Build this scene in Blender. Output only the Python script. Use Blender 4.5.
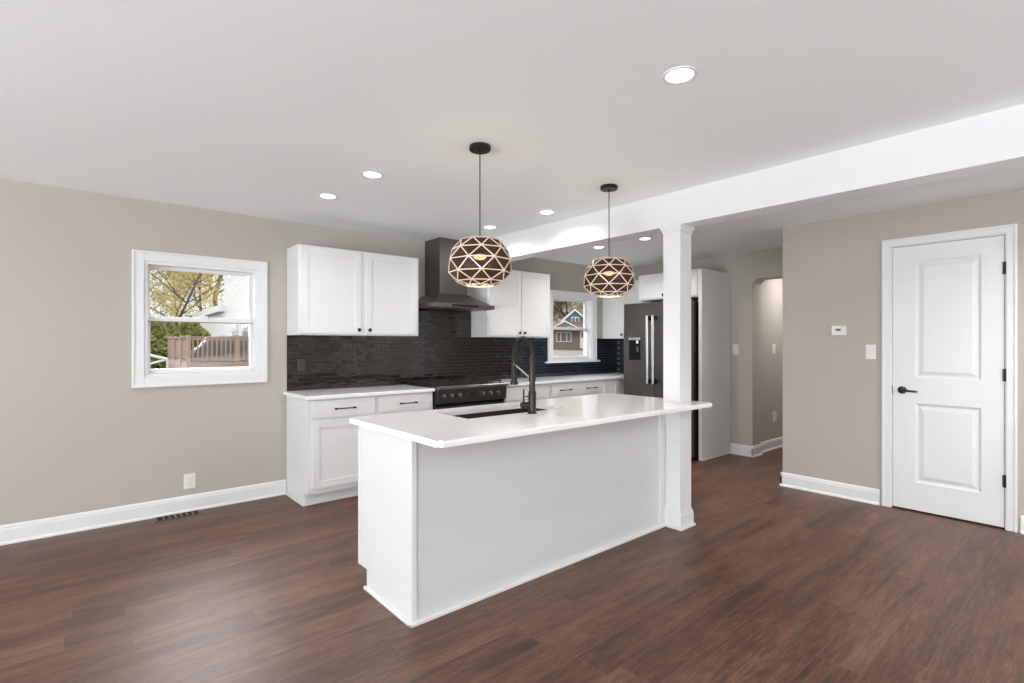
import bpy, bmesh, math, random
from mathutils import Vector, Matrix
PI = math.pi
random.seed(7)
for o in list(bpy.data.objects): bpy.data.objects.remove(o)
SC = bpy.context.scene
COL = SC.collection

# ------------------------------------------------------------------ camera, world, big lights, exposure
cam = bpy.data.cameras.new('camera'); co = bpy.data.objects.new('camera', cam); COL.objects.link(co)
co.location = (0, 0, 1.3367); co.rotation_euler = (PI/2, 0, math.radians(49.647-90))
cam.sensor_width = 36; cam.lens = 517.95/1024*36; cam.shift_y = 2.67/1024
cam.clip_start = 0.05; cam.clip_end = 400
SC.camera = co
SC.cycles.max_bounces = 16; SC.cycles.diffuse_bounces = 10; SC.cycles.transparent_max_bounces = 24

W = bpy.data.worlds.new('world'); SC.world = W; W.use_nodes = True
nt = W.node_tree; nt.nodes.clear()
out = nt.nodes.new('ShaderNodeOutputWorld'); bg = nt.nodes.new('ShaderNodeBackground')
tc = nt.nodes.new('ShaderNodeTexCoord'); sx = nt.nodes.new('ShaderNodeSeparateXYZ'); rp = nt.nodes.new('ShaderNodeValToRGB')
nz = nt.nodes.new('ShaderNodeTexNoise'); nz.inputs['Scale'].default_value = 5
mixw = nt.nodes.new('ShaderNodeMixRGB'); mixw.inputs[2].default_value = (1, 1, 1, 1)
nt.links.new(tc.outputs['Generated'], sx.inputs[0]); nt.links.new(sx.outputs['Z'], rp.inputs[0])
nt.links.new(tc.outputs['Generated'], nz.inputs['Vector'])
rp.color_ramp.elements[0].color = (.93, .96, 1, 1); rp.color_ramp.elements[1].color = (.55, .72, 1, 1)
rp.color_ramp.elements[1].position = .8
nt.links.new(rp.outputs[0], mixw.inputs[1]); nt.links.new(nz.outputs[0], mixw.inputs[0])
nt.links.new(mixw.outputs[0], bg.inputs[0]); bg.inputs[1].default_value = 1.0
nt.links.new(bg.outputs[0], out.inputs[0])

def sky_sun(energy, angle, color, travel):
    L = bpy.data.lights.new('sun', 'SUN'); L.energy = energy; L.angle = math.radians(angle); L.color = color
    o = bpy.data.objects.new('sun', L); COL.objects.link(o)
    o.rotation_euler = Vector(travel).to_track_quat('-Z', 'Y').to_euler()
sky_sun(1.0, 20, (1, .96, .9), (.35, .8, -.6))
sky_sun(14.0, 65, (.95, .97, 1), (-.162, -.911, -.38))      # bright overcast glow beyond the kitchen windows
def daylight_fill(loc, direction, w, h, energy, color=(.90, .96, 1)):
    """daylight lamp added in an unseen opening to brighten the room"""
    L = bpy.data.lights.new('daylight_fill', 'AREA'); L.shape = 'RECTANGLE'; L.size = w; L.size_y = h
    L.energy = energy; L.color = color
    o = bpy.data.objects.new('daylight_fill', L); COL.objects.link(o); o.location = loc
    o.rotation_euler = Vector(direction).to_track_quat('-Z', 'Z').to_euler()
XL, YR = -5.0, -3.2            # left wall, rear wall (both behind the camera)
WIN_L = [(-2.8, -0.6), (0.4, 2.8)]      # unseen openings added in the left wall to admit light (y ranges)
WIN_R = [(-1.9, 0.2), (1.4, 3.6)]       # unseen openings added in the rear wall to admit light (x ranges)
# added area lamps: level ones act as sky, up-aimed ones brighten the ceiling
DAY = (.91, .96, 1)
daylight_fill((XL+.05, 1.6, 1.35), (1, -.1, .05), 2.3, 1.6, 45, DAY)
daylight_fill((XL+.05, -1.7, 1.35), (1, 0, .05), 2.1, 1.6, 62, DAY)
daylight_fill((XL+.12, 1.6, .55), (1, -.1, 3.6), 2.3, .6, 270, DAY)
daylight_fill((XL+.12, -1.7, .55), (1, 0, 3.6), 2.1, .6, 270, DAY)
daylight_fill((-.85, YR+.12, 1.0), (0, 1, 3.6), 2.0, .6, 36, DAY)
daylight_fill((2.5, YR+.12, 1.0), (.3, 1, 3.6), 2.1, .6, 64, DAY)
vs = SC.view_settings
vs.view_transform = 'Standard'; vs.look = 'None'; vs.exposure = 0.14; vs.gamma = 1.0; vs.use_curve_mapping = False
SC.display_settings.display_device = 'sRGB'
CAN_W, PEND_W = 4.0, 1.5

# ------------------------------------------------------------------ materials
def newmat(name):
    m = bpy.data.materials.new(name); m.use_nodes = True
    return m, m.node_tree, m.node_tree.nodes['Principled BSDF']
def mat(name, col, rough=.5, metal=0, noise=0, nscale=8, bump=0, bscale=120, spec=.5, coat=0):
    m, t, b = newmat(name)
    b.inputs['Base Color'].default_value = (*col, 1); b.inputs['Roughness'].default_value = rough
    b.inputs['Metallic'].default_value = metal; b.inputs['Specular IOR Level'].default_value = spec
    b.inputs['Coat Weight'].default_value = coat
    c = t.nodes.new('ShaderNodeTexCoord')
    if noise:
        n = t.nodes.new('ShaderNodeTexNoise'); n.inputs['Scale'].default_value = nscale; n.inputs['Detail'].default_value = 4
        r = t.nodes.new('ShaderNodeMixRGB')
        r.inputs[1].default_value = (*[x*(1-noise) for x in col], 1); r.inputs[2].default_value = (*[min(1, x*(1+noise)) for x in col], 1)
        t.links.new(c.outputs['Object'], n.inputs['Vector']); t.links.new(n.outputs[0], r.inputs[0]); t.links.new(r.outputs[0], b.inputs['Base Color'])
    if bump:
        n = t.nodes.new('ShaderNodeTexNoise'); n.inputs['Scale'].default_value = bscale
        q = t.nodes.new('ShaderNodeBump'); q.inputs['Strength'].default_value = bump; q.inputs['Distance'].default_value = .001
        t.links.new(c.outputs['Object'], n.inputs['Vector']); t.links.new(n.outputs[0], q.inputs['Height']); t.links.new(q.outputs[0], b.inputs['Normal'])
    return m
def emit(name, col, s):
    m, t, b = newmat(name); b.inputs['Base Color'].default_value = (*col, 1)
    b.inputs['Emission Color'].default_value = (*col, 1); b.inputs['Emission Strength'].default_value = s
    return m
M = {}
M['wall'] = mat('greige_wall_paint', (.465, .435, .395), .75, noise=.015, nscale=3, bump=.15, bscale=260, spec=.25)
M['ceiling'] = mat('ceiling_paint', (.895, .92, .93), .85, noise=.01, nscale=2, bump=.1, bscale=200, spec=.2)
M['trim'] = mat('white_trim_paint', (.77, .775, .785), .35, noise=.01)
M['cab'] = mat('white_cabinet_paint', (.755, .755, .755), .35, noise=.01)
M['island'] = mat('island_panel_shaded_white', (.68, .69, .70), .4, noise=.01)  # same white as the end panel, darkened for the shaded long side
M['quartz'] = mat('white_quartz', (.93, .93, .93), .12, noise=.02, nscale=60, spec=.5)
M['black'] = mat('matte_black_metal', (.014, .013, .012), .38, metal=.3, noise=.2)
M['bronze'] = mat('dark_bronze', (.045, .038, .034), .32, metal=.8, noise=.15, nscale=20)
M['iron'] = mat('cast_iron', (.022, .018, .016), .5, noise=.3, nscale=60)
M['bss'] = mat('black_stainless', (.20, .18, .17), .33, metal=.95, noise=.04, nscale=4)
M['range'] = mat('range_black_stainless', (.085, .078, .076), .34, metal=.85, noise=.04, nscale=4)
M['fridge'] = mat('fridge_black_stainless', (.13, .12, .112), .36, metal=.9, noise=.03, nscale=3)
M['steel'] = mat('brushed_steel', (.62, .61, .60), .28, metal=1, noise=.05)
M['knob'] = mat('dark_steel_knob', (.16, .15, .15), .3, metal=.9, noise=.1)
M['darkglass'] = mat('dark_glass', (.006, .006, .007), .06)
M['sink'] = mat('sink_black_composite', (.03, .022, .018), .45, noise=.2, nscale=80)
M['plastic'] = mat('white_plastic', (.80, .77, .74), .35, noise=.01)
M['dark'] = mat('shadow_gap', (.01, .01, .01), .8)
M['dark'].node_tree.nodes['Principled BSDF'].inputs['Specular IOR Level'].default_value = .05
M['lcd'] = mat('lcd_grey', (.17, .16, .15), .3)
M['register'] = mat('brown_register', (.12, .085, .065), .4, metal=.3, noise=.1)
M['grout'] = mat('dark_grout', (.11, .095, .088), .7, noise=.2, nscale=60)
M['can'] = emit('downlight_lens', (1, .96, .9), 9)
M['bulb'] = emit('bulb_glow', (1, .72, .38), 22)
M['rib'] = mat('champagne_rib', (.86, .69, .58), .35, metal=.1, noise=.03)
m, t, b = newmat('glass_pane'); t.nodes.remove(b)
g = t.nodes.new('ShaderNodeBsdfGlossy'); g.inputs['Roughness'].default_value = 0.01
tr = t.nodes.new('ShaderNodeBsdfTransparent'); mx = t.nodes.new('ShaderNodeMixShader'); fr = t.nodes.new('ShaderNodeFresnel'); fr.inputs[0].default_value = 1.12
t.links.new(fr.outputs[0], mx.inputs[0]); t.links.new(tr.outputs[0], mx.inputs[1]); t.links.new(g.outputs[0], mx.inputs[2])
t.links.new(mx.outputs[0], t.nodes['Material Output'].inputs[0]); M['glass'] = m
m, t, b = newmat('smoked_facet'); b.inputs['Base Color'].default_value = (.035, .019, .013, 1); b.inputs['Roughness'].default_value = .55; b.inputs['Specular IOR Level'].default_value = .25
tr = t.nodes.new('ShaderNodeBsdfTransparent'); tr.inputs[0].default_value = (.75, .55, .42, 1); mx = t.nodes.new('ShaderNodeMixShader'); mx.inputs[0].default_value = .07
t.links.new(b.outputs[0], mx.inputs[1]); t.links.new(tr.outputs[0], mx.inputs[2]); t.links.new(mx.outputs[0], t.nodes['Material Output'].inputs[0]); M['facet'] = m

def floor_mat():
    m, t, b = newmat('wood_plank_floor'); N = t.nodes.new; L = t.links.new
    c = N('ShaderNodeTexCoord'); br = N('ShaderNodeTexBrick')
    br.offset = 0; br.squash = 1
    br.inputs['Color1'].default_value = (0, 0, 0, 1); br.inputs['Color2'].default_value = (1, 1, 1, 1); br.inputs['Mortar'].default_value = (.5, .5, .5, 1)
    br.inputs['Scale'].default_value = 1; br.inputs['Mortar Size'].default_value = .0016; br.inputs['Mortar Smooth'].default_value = .3
    br.inputs['Brick Width'].default_value = 1.22; br.inputs['Row Height'].default_value = .165
    s0 = N('ShaderNodeSeparateXYZ'); L(c.outputs['Object'], s0.inputs[0])
    yy = N('ShaderNodeMath'); yy.operation = 'SUBTRACT'; yy.inputs[1].default_value = .025; L(s0.outputs[1], yy.inputs[0])
    row = N('ShaderNodeMath'); row.operation = 'DIVIDE'; row.inputs[1].default_value = .165; L(yy.outputs[0], row.inputs[0])
    fl = N('ShaderNodeMath'); fl.operation = 'FLOOR'; L(row.outputs[0], fl.inputs[0])
    wn = N('ShaderNodeTexWhiteNoise'); wn.noise_dimensions = '1D'; L(fl.outputs[0], wn.inputs['W'])
    xo = N('ShaderNodeMath'); xo.operation = 'MULTIPLY_ADD'; xo.inputs[1].default_value = 1.22; L(wn.outputs['Value'], xo.inputs[0]); L(s0.outputs[0], xo.inputs[2])
    cb = N('ShaderNodeCombineXYZ'); L(xo.outputs[0], cb.inputs[0]); L(yy.outputs[0], cb.inputs[1])
    L(cb.outputs[0], br.inputs['Vector'])
    # grain, stretched along the planks (x), shifted per plank
    sep = N('ShaderNodeSeparateXYZ'); L(c.outputs['Object'], sep.inputs[0])
    mulx = N('ShaderNodeMath'); mulx.operation = 'MULTIPLY'; mulx.inputs[1].default_value = .10; L(sep.outputs[0], mulx.inputs[0])
    shift = N('ShaderNodeMath'); shift.operation = 'MULTIPLY_ADD'; shift.inputs[1].default_value = 9; L(br.outputs['Color'], shift.inputs[0]); L(mulx.outputs[0], shift.inputs[2])
    cmb = N('ShaderNodeCombineXYZ'); L(shift.outputs[0], cmb.inputs[0]); L(sep.outputs[1], cmb.inputs[1]); L(sep.outputs[2], cmb.inputs[2])
    g1 = N('ShaderNodeTexNoise'); g1.inputs['Scale'].default_value = 95; g1.inputs['Detail'].default_value = 5; g1.inputs['Roughness'].default_value = .75; L(cmb.outputs[0], g1.inputs['Vector'])
    g2 = N('ShaderNodeTexNoise'); g2.inputs['Scale'].default_value = 13; g2.inputs['Detail'].default_value = 4; g2.inputs['Distortion'].default_value = 1.2; L(cmb.outputs[0], g2.inputs['Vector'])
    map2 = N('ShaderNodeMapping'); map2.inputs['Scale'].default_value = (.7, 3, 1); L(c.outputs['Object'], map2.inputs[0])
    g3 = N('ShaderNodeTexNoise'); g3.inputs['Scale'].default_value = 2.6; g3.inputs['Detail'].default_value = 3; L(map2.outputs[0], g3.inputs['Vector'])
    a = N('ShaderNodeMath'); a.operation = 'MULTIPLY_ADD'; a.inputs[1].default_value = .62; L(g1.outputs[0], a.inputs[0])
    a2 = N('ShaderNodeMath'); a2.operation = 'MULTIPLY_ADD'; a2.inputs[1].default_value = .34; L(g2.outputs[0], a2.inputs[0])
    a3 = N('ShaderNodeMath'); a3.operation = 'MULTIPLY_ADD'; a3.inputs[1].default_value = .20; L(g3.outputs[0], a3.inputs[0])
    a4 = N('ShaderNodeMath'); a4.operation = 'MULTIPLY'; a4.inputs[1].default_value = .10; L(br.outputs['Color'], a4.inputs[0])
    L(a4.outputs[0], a3.inputs[2]); L(a3.outputs[0], a2.inputs[2]); L(a2.outputs[0], a.inputs[2])
    r = N('ShaderNodeValToRGB'); e = r.color_ramp.elements
    e[0].position = .42; e[0].color = (.014, .0065, .004, 1); e[1].position = .80; e[1].color = (.20, .10, .058, 1)
    x = e.new(.52); x.color = (.046, .0195, .0110, 1); x = e.new(.62); x.color = (.095, .041, .0225, 1)
    L(a.outputs[0], r.inputs[0])
    mxx = N('ShaderNodeMixRGB'); mxx.inputs[2].default_value = (.14, .095, .075, 1); L(r.outputs[0], mxx.inputs[1]); 
    mf = N('ShaderNodeMath'); mf.operation = 'MULTIPLY'; mf.inputs[1].default_value = .75; L(br.outputs['Fac'], mf.inputs[0]); L(mf.outputs[0], mxx.inputs[0])
    L(mxx.outputs[0], b.inputs['Base Color'])
    rr = N('ShaderNodeMapRange'); rr.inputs[3].default_value = .36; rr.inputs[4].default_value = .54; L(g1.outputs[0], rr.inputs[0]); L(rr.outputs[0], b.inputs['Roughness'])
    b.inputs['Specular IOR Level'].default_value = .6
    bp = N('ShaderNodeBump'); bp.inputs['Strength'].default_value = .25; bp.inputs['Distance'].default_value = .001; L(g1.outputs[0], bp.inputs['Height']); L(bp.outputs[0], b.inputs['Normal'])
    return m
M['floor'] = floor_mat()
def tile_mat(name, col):
    m, t, b = newmat(name)
    b.inputs['Base Color'].default_value = (*col, 1); b.inputs['Roughness'].default_value = .07; b.inputs['Specular IOR Level'].default_value = .75
    c = t.nodes.new('ShaderNodeTexCoord'); n = t.nodes.new('ShaderNodeTexNoise'); n.inputs['Scale'].default_value = 14
    q = t.nodes.new('ShaderNodeBump'); q.inputs['Strength'].default_value = .2; q.inputs['Distance'].default_value = .004
    t.links.new(c.outputs['Object'], n.inputs['Vector']); t.links.new(n.outputs[0], q.inputs['Height']); t.links.new(q.outputs[0], b.inputs['Normal'])
    return m
M['tile'] = tile_mat('black_brown_glass_tile', (.014, .0105, .009)); M['tile_blue_reflect'] = tile_mat('tile_blue_reflection', (.014, .025, .034))  # second tile colour carries the bluish reflection near the kitchen window

# ------------------------------------------------------------------ geometry helpers (everything authored in world coordinates)
class MB:
    def __init__(s): s.bm = bmesh.new()
    def box(s, x0, x1, y0, y1, z0, z1, bev=0, seg=2):
        b = s.bm
        v = [b.verts.new(p) for p in ((x0,y0,z0),(x1,y0,z0),(x1,y1,z0),(x0,y1,z0),(x0,y0,z1),(x1,y0,z1),(x1,y1,z1),(x0,y1,z1))]
        f = [b.faces.new([v[i] for i in q]) for q in ((3,2,1,0),(4,5,6,7),(0,1,5,4),(1,2,6,5),(2,3,7,6),(3,0,4,7))]
        if bev:
            bmesh.ops.bevel(b, geom=list({e for q in f for e in q.edges}), offset=bev, segments=seg, affect='EDGES', profile=.5)
        return s
    def prism(s, pts, axis, a, c, bev=0):
        """extrude a 2-D outline along axis ('x': pts=(y,z), 'y': (x,z), 'z': (x,y)) from a to c"""
        def P(p, w): return {'x': (w, p[0], p[1]), 'y': (p[0], w, p[1]), 'z': (p[0], p[1], w)}[axis]
        b = s.bm; lo = [b.verts.new(P(p, a)) for p in pts]; hi = [b.verts.new(P(p, c)) for p in pts]; n = len(pts)
        fs = [b.faces.new(lo[::-1]), b.faces.new(hi)] + [b.faces.new((lo[i], lo[(i+1) % n], hi[(i+1) % n], hi[i])) for i in range(n)]
        if bev: bmesh.ops.bevel(b, geom=list({e for q in fs for e in q.edges}), offset=bev, segments=2, affect='EDGES')
        return s
    def tube(s, pts, r, seg=12, caps=True):
        b = s.bm; pts = [Vector(p) for p in pts]; rs = r if isinstance(r, (list, tuple)) else [r]*len(pts); rings = []
        ref = None
        for i, p in enumerate(pts):
            d = (pts[min(i+1, len(pts)-1)] - pts[max(i-1, 0)]).normalized()
            if ref is None: ref = Vector((0, 0, 1)) if abs(d.z) < .9 else Vector((1, 0, 0))
            u = (ref - d*ref.dot(d)).normalized(); w = d.cross(u); ref = u
            rings.append([b.verts.new(p + (u*math.cos(2*PI*k/seg) + w*math.sin(2*PI*k/seg))*rs[i]) for k in range(seg)])
        for A, B in zip(rings, rings[1:]):
            for k in range(seg): b.faces.new((A[k], A[(k+1) % seg], B[(k+1) % seg], B[k]))
        if caps: b.faces.new(rings[0][::-1]); b.faces.new(rings[-1])
        return s
    def lathe(s, c, prof, seg=32, axis='z', closed=False):
        """prof = [(radius, offset along axis)]"""
        b = s.bm; rings = []
        for r, h in prof:
            ring = []
            for k in range(seg):
                a = 2*PI*k/seg; p, q = r*math.cos(a), r*math.sin(a)
                d = {'z': (p, q, h), 'x': (h, p, q), 'y': (q, h, p)}[axis]
                ring.append(b.verts.new((c[0]+d[0], c[1]+d[1], c[2]+d[2])))
            rings.append(ring)
        pairs = list(zip(rings, rings[1:])) + ([(rings[-1], rings[0])] if closed else [])
        for A, B in pairs:
            for k in range(seg): b.faces.new((A[k], A[(k+1) % seg], B[(k+1) % seg], B[k]))
        if not closed: b.faces.new(rings[0][::-1]); b.faces.new(rings[-1])
        return s
    def quad(s, *p): s.bm.faces.new([s.bm.verts.new(q) for q in p]); return s
    def build(s, name, m, parent=None, smooth=False, world=None):
        me = bpy.data.meshes.new(name)
        bmesh.ops.recalc_face_normals(s.bm, faces=s.bm.faces)
        if parent is not None:
            bmesh.ops.translate(s.bm, verts=s.bm.verts, vec=-origin(parent))
        s.bm.to_mesh(me); s.bm.free()
        for q in (m if isinstance(m, (list, tuple)) else [m]): me.materials.append(q)
        if smooth:
            for p in me.polygons: p.use_smooth = True
            try: me.set_sharp_from_angle(angle=math.radians(35))
            except Exception: pass
        o = bpy.data.objects.new(name, me); COL.objects.link(o)
        if parent is not None: o.parent = parent
        return o
def origin(o):
    v = Vector((0, 0, 0))
    while o is not None: v += Vector(o.location); o = o.parent
    return v
def thing(name, label, cat, loc, group=None, kind=None):
    o = bpy.data.objects.new(name, None); COL.objects.link(o); o.location = loc; o.empty_display_size = .1
    o['label'] = label; o['category'] = cat
    if group: o['group'] = group
    if kind: o['kind'] = kind
    return o
def tag(o, label, cat, group=None, kind=None):
    o['label'] = label; o['category'] = cat
    if group: o['group'] = group
    if kind: o['kind'] = kind
    return o
def struct(name, mb, m, label=None, cat=None, parent=None):
    o = mb.build(name, m, parent); o['kind'] = 'structure'
    if label: o['label'] = label; o['category'] = cat
    return o
def copy_tree(o, delta, label=None, parent=None):
    c = o.copy(); COL.objects.link(c)
    if parent is None: c.location = Vector(o.location) + Vector(delta)
    else: c.parent = parent
    if label: c['label'] = label
    for ch in list(o.children): copy_tree(ch, delta, None, c)
    return c

# ------------------------------------------------------------------ room shell
H = 2.44; YA = 4.84; XB = 6.15; XC = 5.12
struct('floor', MB().box(XL-.15, 9.2, YR-.15, YA+.15, -.12, 0), M['floor'], 'dark brown wood plank floor with reddish grain', 'floor')
struct('ceiling', MB().box(XL-.15, 9.2, YR-.15, YA+.15, H, H+.12), M['ceiling'], 'flat white ceiling with recessed lights', 'ceiling')
W1 = (.42, 1.222, 1.083, 1.975); W2 = (4.80, 5.60, 1.112, 1.972)
mb = MB(); y0, y1 = YA, YA+.16
mb.box(XL-.15, W1[0], y0, y1, 0, H).box(W1[0], W1[1], y0, y1, 0, W1[2]).box(W1[0], W1[1], y0, y1, W1[3], H)
mb.box(W1[1], W2[0], y0, y1, 0, H).box(W2[0], W2[1], y0, y1, 0, W2[2]).box(W2[0], W2[1], y0, y1, W2[3], H).box(W2[1], XB+.21, y0, y1, 0, H)
struct('wall_back', mb, M['wall'], 'greige painted wall behind the kitchen with two windows', 'wall')
mb = MB().box(XB, XB+.21, 2.835, YA, 0, H).box(XB, XB+.21, 1.95, 2.835, 2.11, H)
mb.prism([(2.835, 2.11), (2.835, 2.055), (2.78, 2.11)], 'x', XB, XB+.21)
struct('wall_right', mb, M['wall'], 'greige wall beside the fridge with an opening to the hallway', 'wall')
struct('wall_hall', MB().box(XB+.21, 9.2, 2.88, 3.0, 0, H), M['wall'], 'greige hallway wall seen through the opening', 'wall')
struct('wall_hall_end', MB().box(9.05, 9.2, 1.0, 2.88, 0, H), M['wall'], 'greige wall closing the far end of the hallway', 'wall')
D = (.535, 1.226, 2.135)   # closet door opening y0,y1,top
mb = MB().box(XC, XC+.12, D[1], 2.075, 0, H).box(XC, XC+.12, YR, D[0], 0, H).box(XC, XC+.12, D[0], D[1], D[2], H)
mb.box(XC+.12, 9.05, 1.955, 2.075, 0, H).box(XC+.7, XC+.8, YR, 1.955, 0, H)
struct('wall_closet', mb, M['wall'], 'greige wall holding the white closet door', 'wall')
mb = MB(); x0, x1 = XL-.15, XL; prev = YR-.15
for a, c in WIN_L:
    mb.box(x0, x1, prev, a, 0, H).box(x0, x1, a, c, 0, .2).box(x0, x1, a, c, 2.2, H); prev = c
mb.box(x0, x1, prev, YA+.15, 0, H)
struct('wall_left', mb, M['wall'], 'unseen greige wall left of the camera with wide openings added for light', 'wall')
mb = MB(); y0, y1 = YR-.15, YR; prev = XL-.15
for a, c in WIN_R:
    mb.box(prev, a, y0, y1, 0, H).box(a, c, y0, y1, 0, .85).box(a, c, y0, y1, 2.15, H); prev = c
mb.box(prev, XC+.12, y0, y1, 0, H)
struct('wall_front', mb, M['wall'], 'unseen greige wall behind the camera with two openings added for light', 'wall')

# ceiling beam and column
o = struct('ceiling_beam', MB().box(3.322, 3.49, YR, YA, 2.197, H, .003), M['trim'], 'long white boxed beam crossing the ceiling above the island', 'beam')
col = thing('support_column', 'square white column at the right end of the island', 'column', (3.41, 2.128, 0), kind='structure')
CX0, CX1, CY0, CY1 = 3.335, 3.485, 2.057, 2.197
mb = MB().box(CX0, CX1, CY0, CY1, 0, 2.197, .002)
mb.build('shaft', M['trim'], col)
def ringbox(mb, e, z0, z1, bev=.002): mb.box(CX0-e, CX1+e, CY0-e, CY1+e, z0, z1, bev)
mb = MB(); ringbox(mb, .013, 0, .10); ringbox(mb, .009, .10, .118); ringbox(mb, .005, .118, .128); ringbox(mb, .024, 0, .018, .004); mb.build('base_moulding', M['trim'], col)
mb = MB(); ringbox(mb, .006, 2.150, 2.170); ringbox(mb, .012, 2.170, 2.184); ringbox(mb, .019, 2.184, 2.197); mb.build('cap_moulding', M['trim'], col)

# baseboards: profile with a shoe at the floor
def base_profile(n):   # distance from the wall, height
    return [(0, 0), (.026, 0), (.026, .010), (.022, .017), (.015, .02), (.015, .098), (.011, .104), (.011, .114), (.005, .126), (0, .128)]
def baseboard_x(mb, x0, x1, yw):      # on a wall whose face looks to -y
    mb.prism([(yw-d, z) for d, z in base_profile(0)], 'x', x0, x1)
def baseboard_y(mb, y0, y1, xw, sgn=-1):
    mb.prism([(xw+sgn*d, z) for d, z in base_profile(0)], 'y', y0, y1)
mb = MB(); baseboard_x(mb, XL, 1.458, YA); struct('baseboard_back', mb, M['trim'], 'white baseboard under the left window', 'baseboard')
mb = MB(); baseboard_y(mb, 2.815, 3.098, XB)
mb.prism([(2.835-d, z) for d, z in base_profile(0)], 'x', XB-.015, XB+.215)
struct('baseboard_right', mb, M['trim'], 'short white baseboard between fridge cabinet and hallway opening', 'baseboard')
mb = MB(); baseboard_x(mb, XB+.215, 9.05, 2.88); struct('baseboard_hall', mb, M['trim'], 'white baseboard running into the hallway', 'baseboard')
mb = MB(); baseboard_y(mb, 1.302, 2.09, XC); mb.prism([(2.075+d, z) for d, z in base_profile(0)], 'x', XC-.015, XC+.6)
struct('baseboard_closet', mb, M['trim'], 'white baseboard left of the closet door', 'baseboard')
mb = MB(); baseboard_y(mb, YR, .462, XC); struct('baseboard_closet_end', mb, M['trim'], 'white baseboard right of the closet door', 'baseboard')
mb = MB(); baseboard_y(mb, YR, YA, XL, 1); struct('baseboard_left', mb, M['trim'], 'white baseboard along the left wall', 'baseboard')

# ------------------------------------------------------------------ windows
def window(name, o, label, stool):
    x0, x1, z0, z1 = o
    w = thing(name, label, 'window', (x0, YA, z0), kind='structure')
    cw = .073
    mb = MB()   # casing with a raised outer bead
    def cas(a, b_, c, d):
        mb.box(a, b_, YA-.016, YA, c, d, .003)
    zb = z0 if stool else z0-cw
    cas(x0-cw, x0, zb, z1+cw); cas(x1, x1+cw, zb, z1+cw); cas(x0, x1, z1, z1+cw)
    if not stool: cas(x0, x1, z0-cw, z0)
    mb.box(x0-cw-.004, x0-cw+.014, YA-.023, YA, zb, z1+cw+.004, .003); mb.box(x1+cw-.014, x1+cw+.004, YA-.023, YA, zb, z1+cw+.004, .003)
    mb.box(x0-cw, x1+cw, YA-.0229, YA, z1+cw-.014, z1+cw+.004, .003)
    if not stool: mb.box(x0-cw, x1+cw, YA-.0229, YA, z0-cw-.004, z0-cw+.014, .003)
    mb.build('casing', M['trim'], w)
    if stool: MB().box(x0-cw-.06, x1+cw+.045, YA-.05, YA+.02, z0-.022, z0, .004).build('stool', M['trim'], w)
    j = .022   # jamb liner
    MB().box(x0, x0+j, YA-.004, YA+.15, z0, z1).box(x1-j, x1, YA-.004, YA+.15, z0, z1).box(x0+j, x1-j, YA-.004, YA+.15, z1-j, z1).box(x0+j, x1-j, YA-.004, YA+.15, z0, z0+j).build('jamb', M['trim'], w)
    zm = (z0+z1)/2 - .005
    s = .024; X0, X1 = x0+j, x1-j
    yu, yl = YA+.095, YA+.055
    def sash(nm, za, zb_, y, t, btm, top):
        f = MB().box(X0, X0+s, y, y+t, za, zb_, .003).box(X1-s, X1, y, y+t, za, zb_, .003).box(X0+s, X1-s, y, y+t, zb_-top, zb_, .003).box(X0+s, X1-s, y, y+t, za, za+btm, .003).build(nm, M['trim'], w)
        MB().box(X0+s-.002, X1-s+.002, y+t/2-.002, y+t/2+.002, za+btm-.002, zb_-top+.002).build('pane', M['glass'], f)
        return f
    sash('upper_sash', zm-.01, z1-j, yu, .03, .03, .026)
    lo = sash('lower_sash', z0+j, zm+.03, yl, .035, .038, .042)
    # sash lock on the meeting rail
    xm = (x0+x1)/2
    MB().box(xm-.035, xm+.035, yl-.004, yl+.03, zm+.03, zm+.037, .003).lathe((xm, yl+.012, zm+.037), [(.014, 0), (.014, .006), (.009, .01)], 16).box(xm-.004, xm+.03, yl+.002, yl+.01, zm+.037, zm+.045, .002).build('sash_lock', M['trim'], lo)
    MB().box(X0, X1, YA+.05, YA+.054, zm-.012, zm-.006).build('rail_groove', M['lcd'], lo)
    return w
window('window_1', W1, 'double-hung window with white casing alone on the left wall stretch', False)
window('window_2', W2, 'double-hung window with white sill between the upper cabinets', True)

# ------------------------------------------------------------------ closet door
dr = thing('door_1', 'white two-panel closet door with dark lever handle', 'door', (XC, D[1], 0), kind='structure')
cw = .055
mb = MB()
for a, b_ in ((D[1], D[1]+cw), (D[0]-cw, D[0])): mb.box(XC-.014, XC, a, b_, 0, D[2]+cw-.004, .003)
mb.box(XC-.0141, XC, D[0]-cw, D[1]+cw, D[2], D[2]+cw, .003)
mb.box(XC-.021, XC, D[1]+cw-.014, D[1]+cw+.003, 0, D[2]+cw+.003, .003).box(XC-.021, XC, D[0]-cw-.003, D[0]-cw+.014, 0, D[2]+cw+.003, .003).box(XC-.0209, XC, D[0]-cw, D[1]+cw, D[2]+cw-.014, D[2]+cw+.003, .003)
mb.build('casing', M['trim'], dr)
MB().box(XC-.002, XC+.12, D[1]-.008, D[1], 0, D[2]).box(XC-.002, XC+.12, D[0], D[0]+.008, 0, D[2]).box(XC-.002, XC+.12, D[0]+.008, D[1]-.008, D[2]-.008, D[2]).build('jamb', M['trim'], dr)
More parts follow.
